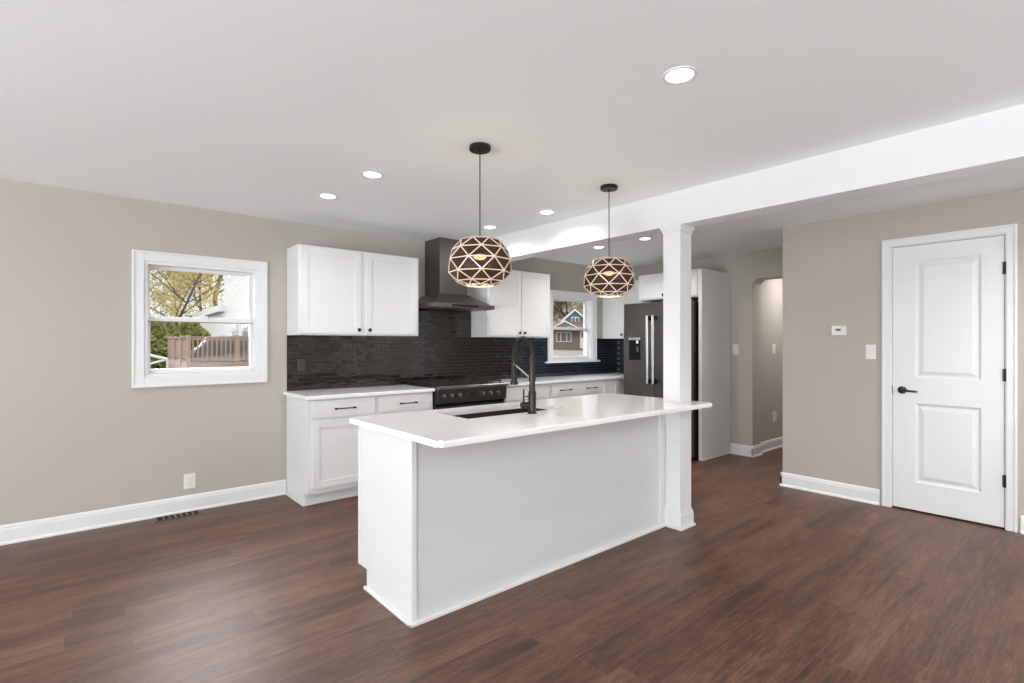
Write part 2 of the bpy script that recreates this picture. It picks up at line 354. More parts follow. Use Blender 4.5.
# slab: grid front with moulded panels
SY0, SY1, SZ0, SZ1 = D[0]+.012, D[1]-.011, .014, D[2]-.012
def panel_slab(xf, depth, y0, y1, z0, z1, panels):
    """front face looks to -x at xf; each panel = (ya, yb, za, zb)"""
    m = MB(); b = m.bm
    ys = sorted({y0, y1, panels[0][0], panels[0][1]}); zs = sorted({z0, z1} | {p[2] for p in panels} | {p[3] for p in panels})
    for i in range(len(ys)-1):
        for k in range(len(zs)-1):
            cy, cz = (ys[i]+ys[i+1])/2, (zs[k]+zs[k+1])/2
            if any(p[0] < cy < p[1] and p[2] < cz < p[3] for p in panels): continue
            m.quad((xf, ys[i], zs[k]), (xf, ys[i+1], zs[k]), (xf, ys[i+1], zs[k+1]), (xf, ys[i], zs[k+1]))
    for p in panels:
        rings = []
        for inset, dep in ((0, 0), (.006, .004), (.016, .009), (.026, .009), (.050, .003), (.054, .002)):
            rings.append([b.verts.new((xf+dep, y, z)) for y, z in ((p[0]+inset, p[2]+inset), (p[1]-inset, p[2]+inset), (p[1]-inset, p[3]-inset), (p[0]+inset, p[3]-inset))])
        for A, B in zip(rings, rings[1:]):
            for q in range(4): b.faces.new((A[q], A[(q+1) % 4], B[(q+1) % 4], B[q]))
        b.faces.new(rings[-1])
    xb = xf+depth
    m.quad((xb, y0, z0), (xb, y0, z1), (xb, y1, z1), (xb, y1, z0)); m.quad((xf, y0, z0), (xb, y0, z0), (xb, y1, z0), (xf, y1, z0)); m.quad((xf, y0, z1), (xf, y1, z1), (xb, y1, z1), (xb, y0, z1))
    m.quad((xf, y0, z0), (xf, y0, z1), (xb, y0, z1), (xb, y0, z0)); m.quad((xf, y1, z0), (xb, y1, z0), (xb, y1, z1), (xf, y1, z1))
    bmesh.ops.remove_doubles(b, verts=b.verts, dist=1e-5)
    return m
slab = panel_slab(XC+.004, .035, SY0, SY1, SZ0, SZ1, [(.672, 1.066, 1.068, 2.0), (.672, 1.066, .235, .865)]).build('door_slab', M['trim'], dr)
hp = (XC+.004, 1.150, .966)
MB().lathe(hp, [(.03, 0), (.03, -.006), (.026, -.010), (.012, -.012), (.011, -.045), (.013, -.047), (.013, -.056), (.009, -.058)], 24, 'x').tube([(hp[0]-.05, hp[1], hp[2]), (hp[0]-.052, hp[1]-.02, hp[2]), (hp[0]-.05, hp[1]-.06, hp[2]-.004), (hp[0]-.046, hp[1]-.105, hp[2]-.006)], [.010, .009, .008, .007]).build('lever_handle', M['bronze'], dr, True)
MB().box(XC-.001, XC+.006, D[1]-.012, D[1]-.002, .93, .998, .001).build('strike_plate', M['bronze'], dr)
for z in (1.886, 1.114, .349):
    MB().tube([(XC-.004, D[0]+.011, z-.045), (XC-.004, D[0]+.011, z+.045)], .0065, 10).box(XC-.002, XC+.006, D[0]+.002, D[0]+.022, z-.044, z+.044).build('hinge', M['bronze'], dr)

# ------------------------------------------------------------------ cabinets
def shaker(mb, ax, f, a0, a1, z0, z1, t=.019, rail=.058, panel=.007):
    """shaker door; ax 'y': the front looks to -y at y=f, spans x a0..a1; ax 'x': front to -x at x=f, spans y"""
    def bx(p0, p1, d0, d1, q0, q1, bev=.0015):
        if ax == 'y': mb.box(p0, p1, d0, d1, q0, q1, bev)
        else: mb.box(d0, d1, p0, p1, q0, q1, bev)
    bx(a0, a0+rail, f, f+t, z0, z1); bx(a1-rail, a1, f, f+t, z0, z1)
    bx(a0+rail-.001, a1-rail+.001, f+.0003, f+t, z0, z0+rail); bx(a0+rail-.001, a1-rail+.001, f+.0003, f+t, z1-rail, z1)
    bx(a0+rail-.004, a1-rail+.004, f+panel, f+t-.002, z0+rail-.004, z1-rail+.004, 0)
    return mb
def knob(parent, p, ax='y'):
    return MB().lathe(p, [(.007, 0), (.006, -.012), (.016, -.017), (.017, -.023), (.013, -.028)], 16, ax).build('knob', M['black'], parent, True)
def pull(parent, xa, xb, y, z):
    mb = MB().tube([(xa-.006, y-.03, z), (xb+.006, y-.03, z)], .0048, 10)
    for x in (xa, xb): mb.tube([(x, y, z), (x, y-.03, z)], [.0068, .0055], 10); mb.lathe((x, y-.03, z), [(.008, -.008), (.008, .008)], 12, 'x')
    return mb.build('bar_pull', M['black'], parent, True)
TC = .885   # underside of the worktops
def carcass_base(c, x0, x1, side_left=False, rt=None):
    mb = MB().box(x0, x1, 4.281, YA-.003, .108, TC, .001).box(x0+.004, x1, 4.375, YA-.003, 0, .109)
    mb.build('body', M['cab'], c)
# base cabinet 1
c1 = thing('base_cabinet', 'white shaker base cabinet with two drawers left of the range', 'cabinet', (2.05, 4.55, 0), 'white base cabinets along the back wall')
carcass_base(c1, 1.462, 2.642)
for k, (a, b_) in enumerate(((1.494, 2.036), (2.082, 2.622))):
    d = MB().box(a, b_, 4.262, 4.281, .728, .872, .002).build('drawer', M['cab'], c1)
    hx = (1.68, 1.842) if k == 0 else (2.285, 2.437)
    pull(d, hx[0], hx[1], 4.262, .797)
    d = shaker(MB(), 'y', 4.262, a, b_, .152, .703).build('door', M['cab'], c1)
    knob(d, ((b_-.03) if k == 0 else a+.03, 4.262, .66))
mb = MB().box(1.444, 1.462, 4.362, YA-.018, 0, .018, .004).box(1.45, 2.642, 4.357, 4.375, 0, .018, .004).build('shoe_moulding', M['trim'], c1)
# base cabinets right of the range
c2 = thing('base_cabinet', 'white base cabinet with plain drawer front just right of the range', 'cabinet', (3.85, 4.55, 0), 'white base cabinets along the back wall')
carcass_base(c2, 3.497, 4.205)
MB().box(3.52, 4.185, 4.262, 4.281, .728, .872, .002).build('drawer', M['cab'], c2)
for a, b_ in ((3.52, 3.848), (3.857, 4.185)):
    d = shaker(MB(), 'y', 4.262, a, b_, .152, .703).build('door', M['cab'], c2); knob(d, (b_-.03 if a < 3.8 else a+.03, 4.262, .66))
c3 = thing('base_cabinet', 'white base cabinet under the window with two pulls on its wide drawer', 'cabinet', (4.68, 4.55, 0), 'white base cabinets along the back wall')
carcass_base(c3, 4.208, 5.148)
d = MB().box(4.228, 5.128, 4.262, 4.281, .728, .872, .002).build('drawer', M['cab'], c3)
pull(d, 4.36, 4.53, 4.262, .797); pull(d, 4.82, 4.985, 4.262, .797)
for a, b_ in ((4.228, 4.674), (4.682, 5.128)):
    d = shaker(MB(), 'y', 4.262, a, b_, .152, .703).build('door', M['cab'], c3); knob(d, (b_-.03 if a < 4.5 else a+.03, 4.262, .66))
c4 = thing('base_cabinet', 'narrow white corner base cabinet beside the fridge', 'cabinet', (5.32, 4.55, 0), 'white base cabinets along the back wall')
carcass_base(c4, 5.151, 6.14)
shaker(MB(), 'y', 4.262, 5.172, 5.44, .152, .865, rail=.05).build('door', M['cab'], c4)

# worktops
def worktop(x0, x1, y0, y1, label, name='countertop'):
    o = MB().box(x0, x1, y0, y1, TC, .915, .004, 3).build(name, M['quartz'], None)
    o.name = name; return tag(o, label, 'countertop', 'white quartz worktops along the back wall')
worktop(1.432, 2.645, 4.248, YA-.002, 'white quartz countertop left of the range')
worktop(3.492, 6.145, 4.248, YA-.002, 'long white quartz countertop under the window right of the range')

# upper cabinets
def upper(x0, x1, doors, knobs, label, z0=1.417, z1=2.19):
    c = thing('wall_cabinet', label, 'cabinet', ((x0+x1)/2, 4.68, z0), 'white wall cabinets along the back wall')
    MB().box(x0, x1, 4.53, YA-.003, z0, z1, .0015).build('body', M['cab'], c)
    for (a, b_), k in zip(doors, knobs):
        d = shaker(MB(), 'y', 4.511, a, b_, z0+.016, z1-.014).build('door', M['cab'], c)
        knob(d, (k, 4.511, z0+.05))
    return c
upper(1.465, 2.628, [(1.486, 2.022), (2.070, 2.606)], (1.994, 2.098), 'white two-door wall cabinet left of the range hood')
upper(3.492, 4.458, [(3.510, 3.972), (3.984, 4.440)], (3.94, 4.016), 'white two-door wall cabinet between hood and window')
cc = thing('wall_cabinet', 'white corner wall cabinet right of the window', 'cabinet', (5.98, 4.4, 1.417), 'white wall cabinets along the back wall')
MB().box(5.82, 6.145, 3.98, YA-.003, 1.417, 2.20, .0015).build('body', M['cab'], cc)
d = shaker(MB(), 'x', 5.801, 4.0, 4.50, 1.433, 2.186).build('door', M['cab'], cc); knob(d, (5.801, 4.475, 1.467), 'x')

# cabinet over the fridge and the tall end panels
oc = thing('over_fridge_cabinet', 'white two-door cabinet above the dark refrigerator', 'cabinet', (5.8, 3.55, 1.885))
MB().box(5.49, 6.145, 3.127, 3.975, 1.885, 2.205, .0015).build('body', M['cab'], oc)
for (a, b_), k in zip(((3.565, 3.945), (3.160, 3.545)), (3.595, 3.515)):
    d = shaker(MB(), 'x', 5.471, a, b_, 1.90, 2.19, rail=.05).build('door', M['cab'], oc); knob(d, (5.471, k, 1.935), 'x')
p = thing('refrigerator_end_panel', 'tall white panel enclosing the side of the refrigerator', 'cabinet panel', (5.8, 3.115, 0))
MB().box(5.49, 6.148, 3.106, 3.126, 0, 2.205, .0015).build('panel', M['cab'], p)
MB().box(5.486, 5.51, 3.104, 3.148, 0, 1.884, .0015).build('face_stile', M['cab'], p)
MB().box(5.50, 6.148, 3.09, 3.106, 0, .017, .004).build('shoe_moulding', M['trim'], p)

# ------------------------------------------------------------------ tile backsplash: every tile slightly out of plane
def splash():
    root = thing('tile_backsplash', 'glossy black subway tile backsplash behind the range and counters', 'backsplash', (3.0, YA, .915), kind='structure')
    yg = YA-.004
    regions = [(1.466, 2.645, .916, 1.417), (2.645, 3.492, .916, 1.80), (3.492, 4.712, .916, 1.417), (4.712, 5.685, .916, 1.088), (5.685, 6.146, .916, 1.42)]
    g = MB()
    for r in regions: g.box(r[0], r[1], yg, YA-.0005, r[2], r[3])
    g.build('grout', M['grout'], root)
    TW, TH, gap = .101, .0385, .0022
    t = MB(); rnd = random.Random(3)
    nrow = int(.9/TH)+1
    for r in range(nrow):
        za = .917 + r*TH; zb = za+TH-gap
        off = (TW/2 if r % 2 else 0)
        k = 0; x = 1.466 - off
        while x < 6.146:
            tx, tz = rnd.gauss(0, .014), rnd.gauss(0, .014)
            for R in regions:
                xa, xb = max(x, R[0]), min(x+TW-gap, R[1]); z0_, z1_ = max(za, R[2]), min(zb, R[3])
                if xb-xa < .004 or z1_-z0_ < .004: continue
                cx, cz = (xa+xb)/2, (z0_+z1_)/2
                yf = yg-.0045
                b = t.bm; ins = .0014
                fr_ = [b.verts.new((px, yf + (px-cx)*tx + (pz-cz)*tz, pz)) for px, pz in ((xa+ins, z0_+ins), (xb-ins, z0_+ins), (xb-ins, z1_-ins), (xa+ins, z1_-ins))]
                bk = [b.verts.new((px, yg+.0005, pz)) for px, pz in ((xa, z0_), (xb, z0_), (xb, z1_), (xa, z1_))]
                mi = 1 if rnd.random() < min(1, max(0, (cx-3.7)/.7)) else 0  # tiles tinted with the blue reflection grow more frequent to the right
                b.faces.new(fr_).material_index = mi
                for q in range(4): b.faces.new((bk[q], bk[(q+1) % 4], fr_[(q+1) % 4], fr_[q]))
            x += TW
    # return on the side wall, up to the refrigerator
    g2 = MB().box(XB-.004, XB-.0005, 4.0, YA-.005, .916, 1.417); g2.build('side_grout', M['grout'], root)
    for r in range(13):
        za = .917 + r*TH; zb = min(za+TH-gap, 1.417); y = YA-.012 - (TW/2 if r % 2 else 0)
        while y > 4.05:
            ya, yb = y-TW+gap, y; tx, tz = rnd.gauss(0, .014), rnd.gauss(0, .014); cy, cz = (ya+yb)/2, (za+zb)/2; b = t.bm
            fr_ = [b.verts.new((XB-.0085+(py-cy)*tx+(pz-cz)*tz, py, pz)) for py, pz in ((yb-.001, za+.001), (ya+.001, za+.001), (ya+.001, zb-.001), (yb-.001, zb-.001))]
            bk = [b.verts.new((XB-.0035, py, pz)) for py, pz in ((yb, za), (ya, za), (ya, zb), (yb, zb))]
            b.faces.new(fr_).material_index = 1  # side return takes the blue reflection tint throughout
            for q in range(4): b.faces.new((bk[q], bk[(q+1) % 4], fr_[(q+1) % 4], fr_[q]))
            y -= TW
    t.build('tiles', [M['tile'], M['tile_blue_reflect']], root)
splash()

# ------------------------------------------------------------------ range hood
hd = thing('range_hood', 'dark stainless chimney range hood over the range', 'range hood', (3.065, YA, 1.70))
MB().box(2.885, 3.235, 4.545, YA-.002, 1.85, H-.001, .002).box(2.889, 3.231, 4.549, YA-.002, 2.1, 2.102).build('chimney', M['bss'], hd)
b = MB(); bb = b.bm
hx0, hx1, hyf, hz0, hz1, hz2 = 2.685, 3.445, 4.34, 1.705, 1.748, 1.862
lo = [bb.verts.new(q) for q in ((hx0+.01, hyf+.02, hz1), (hx1-.03, hyf+.02, hz1), (hx1-.03, YA-.003, hz1), (hx0+.01, YA-.003, hz1))]
hi = [bb.verts.new(q) for q in ((2.885, 4.545, hz2), (3.235, 4.545, hz2), (3.235, YA-.003, hz2), (2.885, YA-.003, hz2))]
bb.faces.new(lo[::-1]); bb.faces.new(hi)
for i in range(4): bb.faces.new((lo[i], lo[(i+1) % 4], hi[(i+1) % 4], hi[i]))
b.build('canopy', M['bss'], hd)
rim = MB().box(hx0, hx1, hyf, hyf+.02, hz0, hz1, .002).box(hx0, hx0+.02, hyf+.02, YA-.003, hz0, hz1, .002).box(hx1-.02, hx1, hyf+.02, YA-.003, hz0, hz1, .002).box(hx0+.02, hx1-.02, hyf+.02, YA-.003, hz1-.012, hz1-.002).build('rim', M['bss'], hd)
MB().box(2.90, 3.23, hyf-.002, hyf, hz0+.012, hz0+.034).build('control_strip', M['darkglass'], hd)
for i in range(2):
    x = 2.72+i*.35
    f = MB().box(x, x+.34, hyf+.06, YA-.08, hz0+.006, hz0+.024, .002)
    for k in range(12): f.box(x+.02+k*.026, x+.032+k*.026, hyf+.08, YA-.1, hz0+.002, hz0+.007)
    f.build('baffle_filter', M['steel'], hd)

# ------------------------------------------------------------------ range
rg = thing('gas_range', 'dark slide-in gas range with cast iron grates and front knobs', 'range', (3.07, 4.52, 0))
RX0, RX1 = 2.652, 3.485
MB().box(RX0, RX1, 4.245, YA-.012, .09, .905, .002).box(RX0+.03, RX1-.03, 4.30, YA-.03, 0, .09).build('body', M['range'], rg)
cpan = MB().prism([(4.20, .765), (4.245, .765), (4.245, .905), (4.187, .905)], 'x', RX0-.004, RX1+.002, .002).build('control_panel', M['range'], rg)
MB().prism([(4.165, .905), (4.244, .905), (4.244, .932), (4.175, .935), (4.165, .925)], 'x', RX0-.006, RX1+.02, .002).build('bullnose', M['bss'], rg)
for x in (2.70, 2.792, 2.886, 3.170, 3.268, 3.366):
    k = MB().lathe((x, 4.196, .836), [(.026, 0), (.026, -.008), (.020, -.010), (.019, -.03), (.016, -.033)], 20, 'y').build('knob', M['knob'], cpan, True)
    MB().box(x-.002, x+.002, 4.161, 4.165, .838, .856).build('pointer', M['steel'], k)
MB().box(2.965, 3.085, 4.189, 4.20, .815, .862, .001).build('display', M['darkglass'], cpan)
MB().box(RX0+.012, RX1-.012, 4.205, 4.246, .20, .735, .003).build('oven_door', M['range'], rg)
MB().box(RX0+.10, RX1-.10, 4.202, 4.207, .33, .60).build('oven_window', M['darkglass'], rg)
mb = MB().tube([(RX0+.05, 4.15, .695), (RX1-.05, 4.15, .695)], .012)
for x in (RX0+.08, RX1-.08): mb.tube([(x, 4.206, .695), (x, 4.15, .695)], .009)
mb.build('oven_handle', M['steel'], rg, True)
MB().box(RX0, RX1, 4.235, 4.246, .735, .765).build('vent_gap', M['dark'], rg)
MB().box(RX0+.012, RX1-.012, 4.205, 4.246, .09, .19, .003).build('lower_drawer', M['range'], rg)
MB().box(RX0+.01, RX1-.01, 4.21, YA-.02, .905, .926, .002).box(RX0+.01, RX1-.01, YA-.05, YA-.015, .926, .95, .002).build('cooktop', M['iron'], rg)
gw = (RX1-RX0-.04)/3
for i in range(3):
    gx0 = RX0+.02+i*gw+.003; gx1 = gx0+gw-.006; gy0, gy1 = 4.25, 4.775; zt = .962
    g = MB()
    for x in (gx0, gx1-.012): g.box(x, x+.012, gy0, gy1, zt-.016, zt, .002)
    for y in (gy0, gy0+.165, (gy0+gy1)/2-.006, gy1-.177, gy1-.012): g.box(gx0, gx1, y, y+.012, zt-.0155, zt-.0005, .002)
    xm = (gx0+gx1)/2
    g.box(xm-.006, xm+.006, gy0, gy1, zt-.0152, zt+.0002, .002)
    for x in (gx0, gx1-.012):
        for y in (gy0, gy1-.012, (gy0+gy1)/2-.006): g.box(x, x+.012, y, y+.012, .926, zt-.01)
    g.build('grate', M['iron'], rg)
    for y in (gy0+.13, gy1-.13): MB().lathe((xm, y, .926), [(.045, 0), (.045, .008), (.032, .010), (.03, .018), (.01, .02)], 20).build('burner', M['iron'], rg, True)

# ------------------------------------------------------------------ refrigerator
fg = thing('refrigerator', 'dark stainless side-by-side refrigerator with long steel handles', 'refrigerator', (5.78, 3.63, 0))
FX = 5.36; FY0, FY1, FZ = 3.165, 4.110, 1.845
MB().box(FX+.06, 6.13, FY0+.005, FY1-.005, .03, FZ-.012, .004).box(FX+.09, 6.1, FY0+.03, FY1-.03, 0, .03).build('body', M['bronze'], fg)
fz = MB().box(FX, FX+.058, 3.677, FY1, .05, FZ, .006, 3).build('freezer_door', M['fridge'], fg)
fd = MB().box(FX, FX+.058, FY0, 3.671, .05, FZ, .006, 3).build('fridge_door', M['fridge'], fg)
MB().box(FX+.03, FX+.06, FY0+.01, FY1-.01, .005, .048).build('kick_grille', M['black'], fg)
for par, y in ((fz, 3.708), (fd, 3.628)):
    h = MB().box(5.282, 5.300, y-.013, y+.013, .858, 1.682, .004, 2).build('handle', M['steel'], par)
    for z_ in (.862, 1.625): MB().box(5.284, FX+.002, y-.0125, y+.0125, z_, z_+.053, .003).build('handle_mount', M['black'], h)
dp = MB().box(FX-.006, FX+.004, 3.845, 4.028, 1.13, 1.425, .002).build('dispenser_frame', M['fridge'], fz)
MB().box(FX-.008, FX-.0055, 3.852, 4.021, 1.14, 1.385).build('dispenser_recess', M['dark'], dp)
MB().box(FX-.014, FX-.006, 3.852, 4.021, 1.39, 1.42, .002).build('dispenser_controls', M['steel'], dp)
MB().tube([(FX-.014, 3.89, 1.385), (FX-.014, 3.89, 1.345)], .016).build('dispenser_nozzle', M['steel'], dp, True)
MB().box(FX-.012, FX-.008, 3.875, 3.905, 1.24, 1.31).build('dispenser_paddle', M['knob'], dp)

# ------------------------------------------------------------------ island
IX0, IX1, IY0, IY1 = 1.225, 3.333, 2.178, 2.765
isl = thing('kitchen_island', 'long white panelled island cabinet with seating overhang', 'island', (2.28, 2.46, 0))
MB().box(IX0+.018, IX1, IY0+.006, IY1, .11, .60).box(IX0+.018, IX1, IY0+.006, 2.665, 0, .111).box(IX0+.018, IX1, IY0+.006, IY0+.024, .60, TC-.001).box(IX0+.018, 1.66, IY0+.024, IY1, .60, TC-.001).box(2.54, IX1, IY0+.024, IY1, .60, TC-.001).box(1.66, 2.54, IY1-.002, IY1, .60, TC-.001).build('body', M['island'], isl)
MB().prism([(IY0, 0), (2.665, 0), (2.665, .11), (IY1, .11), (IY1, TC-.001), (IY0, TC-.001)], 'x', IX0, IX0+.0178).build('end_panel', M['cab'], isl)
MB().box(IX0-.004, IX0, IY1-.02, IY1+.004, .11, TC-.001, .001).build('edge_trim', M['cab'], isl)
MB().box(IX0+.002, IX0+.026, IY0-.004, IY0+.006, .018, TC-.001, .001).build('corner_trim', M['cab'], isl)
MB().box(IX1-.075, IX1-.002, IY0-.003, IY0+.006, .018, TC-.001, .001).build('corner_trim', M['cab'], isl)
MB().box(IX0-.014, IX0, IY0-.018, 2.68, 0, .018, .004).box(IX0-.014, IX1-.026, IY0-.018, IY0+.006, 0, .0178, .004).build('shoe_moulding', M['trim'], isl)
for a in range(4):
    x = IX0+.03+a*.522
    d = MB()
    d.box(x, x+.512, IY1, IY1+.018, .13, .865, .002).build('door', M['cab'], isl)

# island worktop with sink cut-out, notched round the column
def island_top():
    xs = [1.205, 1.705, 2.50, 3.333, 3.487, 3.532]; ys = [1.905, 2.055, 2.199, 2.388, 2.742, 2.872]
    m = MB(); b = m.bm; V = {}
    def v(i, k, z):
        if (i, k, z) not in V: V[(i, k, z)] = b.verts.new((xs[i], ys[k], z))
        return V[(i, k, z)]
    cells = {(i, k) for i in range(5) for k in range(5)} - {(1, 3), (3, 1)}
    zt, zb = .915, TC
    for i, k in cells:
        b.faces.new((v(i, k, zt), v(i+1, k, zt), v(i+1, k+1, zt), v(i, k+1, zt)))
        b.faces.new((v(i, k, zb), v(i, k+1, zb), v(i+1, k+1, zb), v(i+1, k, zb)))
        for (di, dk), (p, q) in {(-1, 0): ((i, k+1), (i, k)), (1, 0): ((i+1, k), (i+1, k+1)), (0, -1): ((i, k), (i+1, k)), (0, 1): ((i+1, k+1), (i, k+1))}.items():
            if (i+di, k+dk) not in cells: b.faces.new((v(*p, zb), v(*q, zb), v(*q, zt), v(*p, zt)))
    def outer(c): return (abs(c.x-xs[0]) < 1e-4 or abs(c.x-xs[-1]) < 1e-4) and (abs(c.y-ys[0]) < 1e-4 or abs(c.y-ys[-1]) < 1e-4)
    ed = [e for e in b.edges if abs(e.verts[0].co.z-e.verts[1].co.z) > .01 and outer(e.verts[0].co)]
    bmesh.ops.bevel(b, geom=ed, offset=.022, segments=5, affect='EDGES')
    ed = [e for e in b.edges if len(e.link_faces) == 2 and e.calc_face_angle(0) > 1.2 and (e.verts[0].co.z-e.verts[1].co.z) == 0 and (min(abs(e.verts[0].co.x-xs[0]), abs(e.verts[0].co.x-xs[-1]), abs(e.verts[0].co.y-ys[0]), abs(e.verts[0].co.y-ys[-1])) < .03)]
    bmesh.ops.bevel(b, geom=ed, offset=.004, segments=2, affect='EDGES')
    return tag(m.build('island_countertop', M['quartz'], None, True), 'thick white quartz slab on the island with a sink cut-out', 'countertop')
island_top()
def sink():
    s = thing('kitchen_sink', 'black undermount sink set in the island countertop', 'sink', (2.10, 2.58, .66))
    x0, x1, y0, y1, zb = 1.695, 2.51, 2.378, 2.748, .67; t = .012
    mb = MB().box(x0-t, x1+t, y0-t, y1+t, zb-t, zb).box(x0-t, x0, y0-t, y1+t, zb, TC-.0005).box(x1, x1+t, y0-t, y1+t, zb, TC-.0005).box(x0, x1, y0-t, y0, zb, TC-.0005).box(x0, x1, y1, y1+t, zb, TC-.0005)
    mb.build('basin', M['sink'], s)
    MB().lathe((2.10, 2.60, zb), [(.045, 0), (.045, .003), (.036, .004), (.03, .001)], 24).build('drain', M['bronze'], s, True)
sink()
def faucet():
    f = thing('kitchen_faucet', 'black spring-neck pull-down faucet standing in front of the island sink', 'faucet', (2.137, 2.325, .915))
    x, y, z = 2.137, 2.325, .915
    MB().lathe((x, y, z), [(.029, 0), (.029, .006), (.024, .01), (.024, .13), (.019, .14), (.017, .20), (.017, .345), (.014, .352)], 24).lathe((x, y, z), [(.021, .195), (.021, .225)], 24).build('body', M['bronze'], f, True)
    # spring arc
    yc, zc, R = y+.085, 1.262, .085; pts = []
    for k in range(0, 41):
        a = PI - PI*k/40; pts.append(Vector((x, yc+R*math.cos(a), zc+.045*0 + (R+.025)*math.sin(a))))
    pts = [Vector((x, y, 1.225))] + pts + [Vector((x, y+2*R, 1.20))]
    MB().tube(pts, .0085, 12).build('hose', M['black'], f, True)
    dense = []
    L = [0]
    for a, b_ in zip(pts, pts[1:]): L.append(L[-1]+(b_-a).length)
    turns = 26; n = turns*12
    for i in range(n+1):
        s = L[-1]*i/n; j = max(k for k in range(len(L)) if L[k] <= s+1e-9); j = min(j, len(pts)-2)
        u = (s-L[j])/max(L[j+1]-L[j], 1e-9); p = pts[j].lerp(pts[j+1], u); d = (pts[j+1]-pts[j]).normalized()
        n1 = Vector((1, 0, 0)); n2 = d.cross(n1); a = 2*PI*turns*i/n
        dense.append(p + (n1*math.cos(a)+n2*math.sin(a))*.0135)
    MB().tube(dense, .0023, 6).build('spring', M['bronze'], f, True)
    MB().lathe((x, y+2*R, 1.08), [(.026, 0), (.026, .012), (.018, .03), (.017, .11), (.0135, .118), (.0185, .119), (.0185, .133), (.012, .135), (.012, .15)], 24).build('spray_head', M['bronze'], f, True)
    MB().tube([(x, y+.01, 1.125), (x, y+2*R-.012, 1.205)], .005, 8).build('docking_arm', M['steel'], f, True)
    MB().tube([(x-.02, y+.006, .968), (x-.068, y+.02, .968)], [.019, .019], 16).tube([(x-.068, y+.02, .968), (x-.074, y+.022, .968)], [.019, .014], 16).tube([(x-.055, y+.016, .98), (x-.055, y+.016, 1.065)], [.0055, .005], 10).tube([(x-.055, y+.016, 1.02), (x-.022, y+.006, 1.02)], .004, 8).build('lever', M['bronze'], f, True)
faucet()

# ------------------------------------------------------------------ pendants
def pendant(cx, cy, zc, label, az):
    p = thing('pendant_light', label, 'pendant light', (cx, cy, H), 'faceted globe pendants over the island')
    MB().lathe((cx, cy, H-.001), [(.058, 0), (.06, -.004), (.06, -.022), (.056, -.026), (.008, -.027), (.008, -.034)], 36).build('canopy', M['black'], p, True)
    MB().tube([(cx, cy, H-.03), (cx, cy, zc+.14)], .0032, 8).build('cord', M['black'], p)
    MB().lathe((cx, cy, zc+.075), [(.015, -.040), (.02, -.02), (.022, .015), (.009, .035), (.006, .045)], 20).build('socket', M['black'], p, True)
    rings = [(.112, .112), (.154, .062), (.178, .001), (.173, -.066), (.134, -.115), (.084, -.136)]
    N = 8; V = []
    ph = math.radians(az)   # a vertex of the second ring looks this way
    for j, (r, dz) in enumerate(rings):
        o_ = (.5 if j % 2 else 0) + .5
        V.append([Vector((cx+r*math.cos(ph+2*PI*(k+o_)/N), cy+r*math.sin(ph+2*PI*(k+o_)/N), zc+dz)) for k in range(N)])
    edges = set(); tris = []
    for j in range(len(rings)-1):
        up = (j % 2 == 0)
        for k in range(N):
            a, b_ = (j, k), (j, (k+1) % N)
            if up: c = (j+1, k); d0 = (j+1, (k+1) % N); tris += [(a, b_, c), (b_, c, d0)]   # ring j+1 shifted +half
            else: c = (j+1, (k+1) % N); d0 = (j+1, (k+2) % N); tris += [(a, b_, c), (b_, c, d0)]
    f = MB(); b = f.bm; VV = {}
    for t_ in tris:
        fc = b.faces.new([VV.setdefault(q, b.verts.new(V[q[0]][q[1]])) for q in t_])
        for q, w in ((0, 1), (1, 2), (0, 2)): edges.add(tuple(sorted((t_[q], t_[w]))))
    # VV.setdefault leaves unused vertices behind
    bmesh.ops.delete(b, geom=[v for v in b.verts if not v.link_faces], context='VERTS')
    sh = f.build('shade', M['facet'], p)
    rb = MB()
    for a, c in edges:
        A, C = V[a[0]][a[1]], V[c[0]][c[1]]; m_ = (A+C)/2; n_ = (m_-Vector((cx, cy, zc))); d = (C-A).normalized(); n_ = (n_-d*n_.dot(d)).normalized(); w = d.cross(n_)*.0030
        A2, C2 = A+n_*.0025, C+n_*.0025; A1, C1 = A-n_*.001, C-n_*.001
        q = [A1-w, A1+w, A2+w, A2-w]; q2 = [C1-w, C1+w, C2+w, C2-w]
        va = [rb.bm.verts.new(t_) for t_ in q]; vc = [rb.bm.verts.new(t_) for t_ in q2]
        rb.bm.faces.new(va[::-1]); rb.bm.faces.new(vc)
        for i in range(4): rb.bm.faces.new((va[i], va[(i+1) % 4], vc[(i+1) % 4], vc[i]))
    rb.build('ribs', M['rib'], sh)
    MB().lathe((cx, cy, zc-.136), [(.083, -.002), (.084, .004), (.080, .005), (.079, -.002)], 48, closed=True).build('bottom_ring', M['rib'], sh, True)
    MB().lathe((cx, cy, zc), [(.004, .006), (.020, .009), (.034, .016), (.038, .024), (.034, .031), (.016, .036)], 20).build('bulb', M['bulb'], p, True)
    L = bpy.data.lights.new('bulb_light', 'POINT'); L.energy = PEND_W; L.color = (1, .78, .52); L.shadow_soft_size = .033
    lo = bpy.data.objects.new('bulb_light', L); COL.objects.link(lo); lo.parent = p; lo.location = Vector((0, 0, zc-.06-H))
pendant(1.731, 2.313, 1.80, 'faceted smoked globe pendant nearer the camera, over the sink side', -123.8)
pendant(2.855, 2.315, 1.808, 'faceted smoked globe pendant farther away, beside the column', -141)

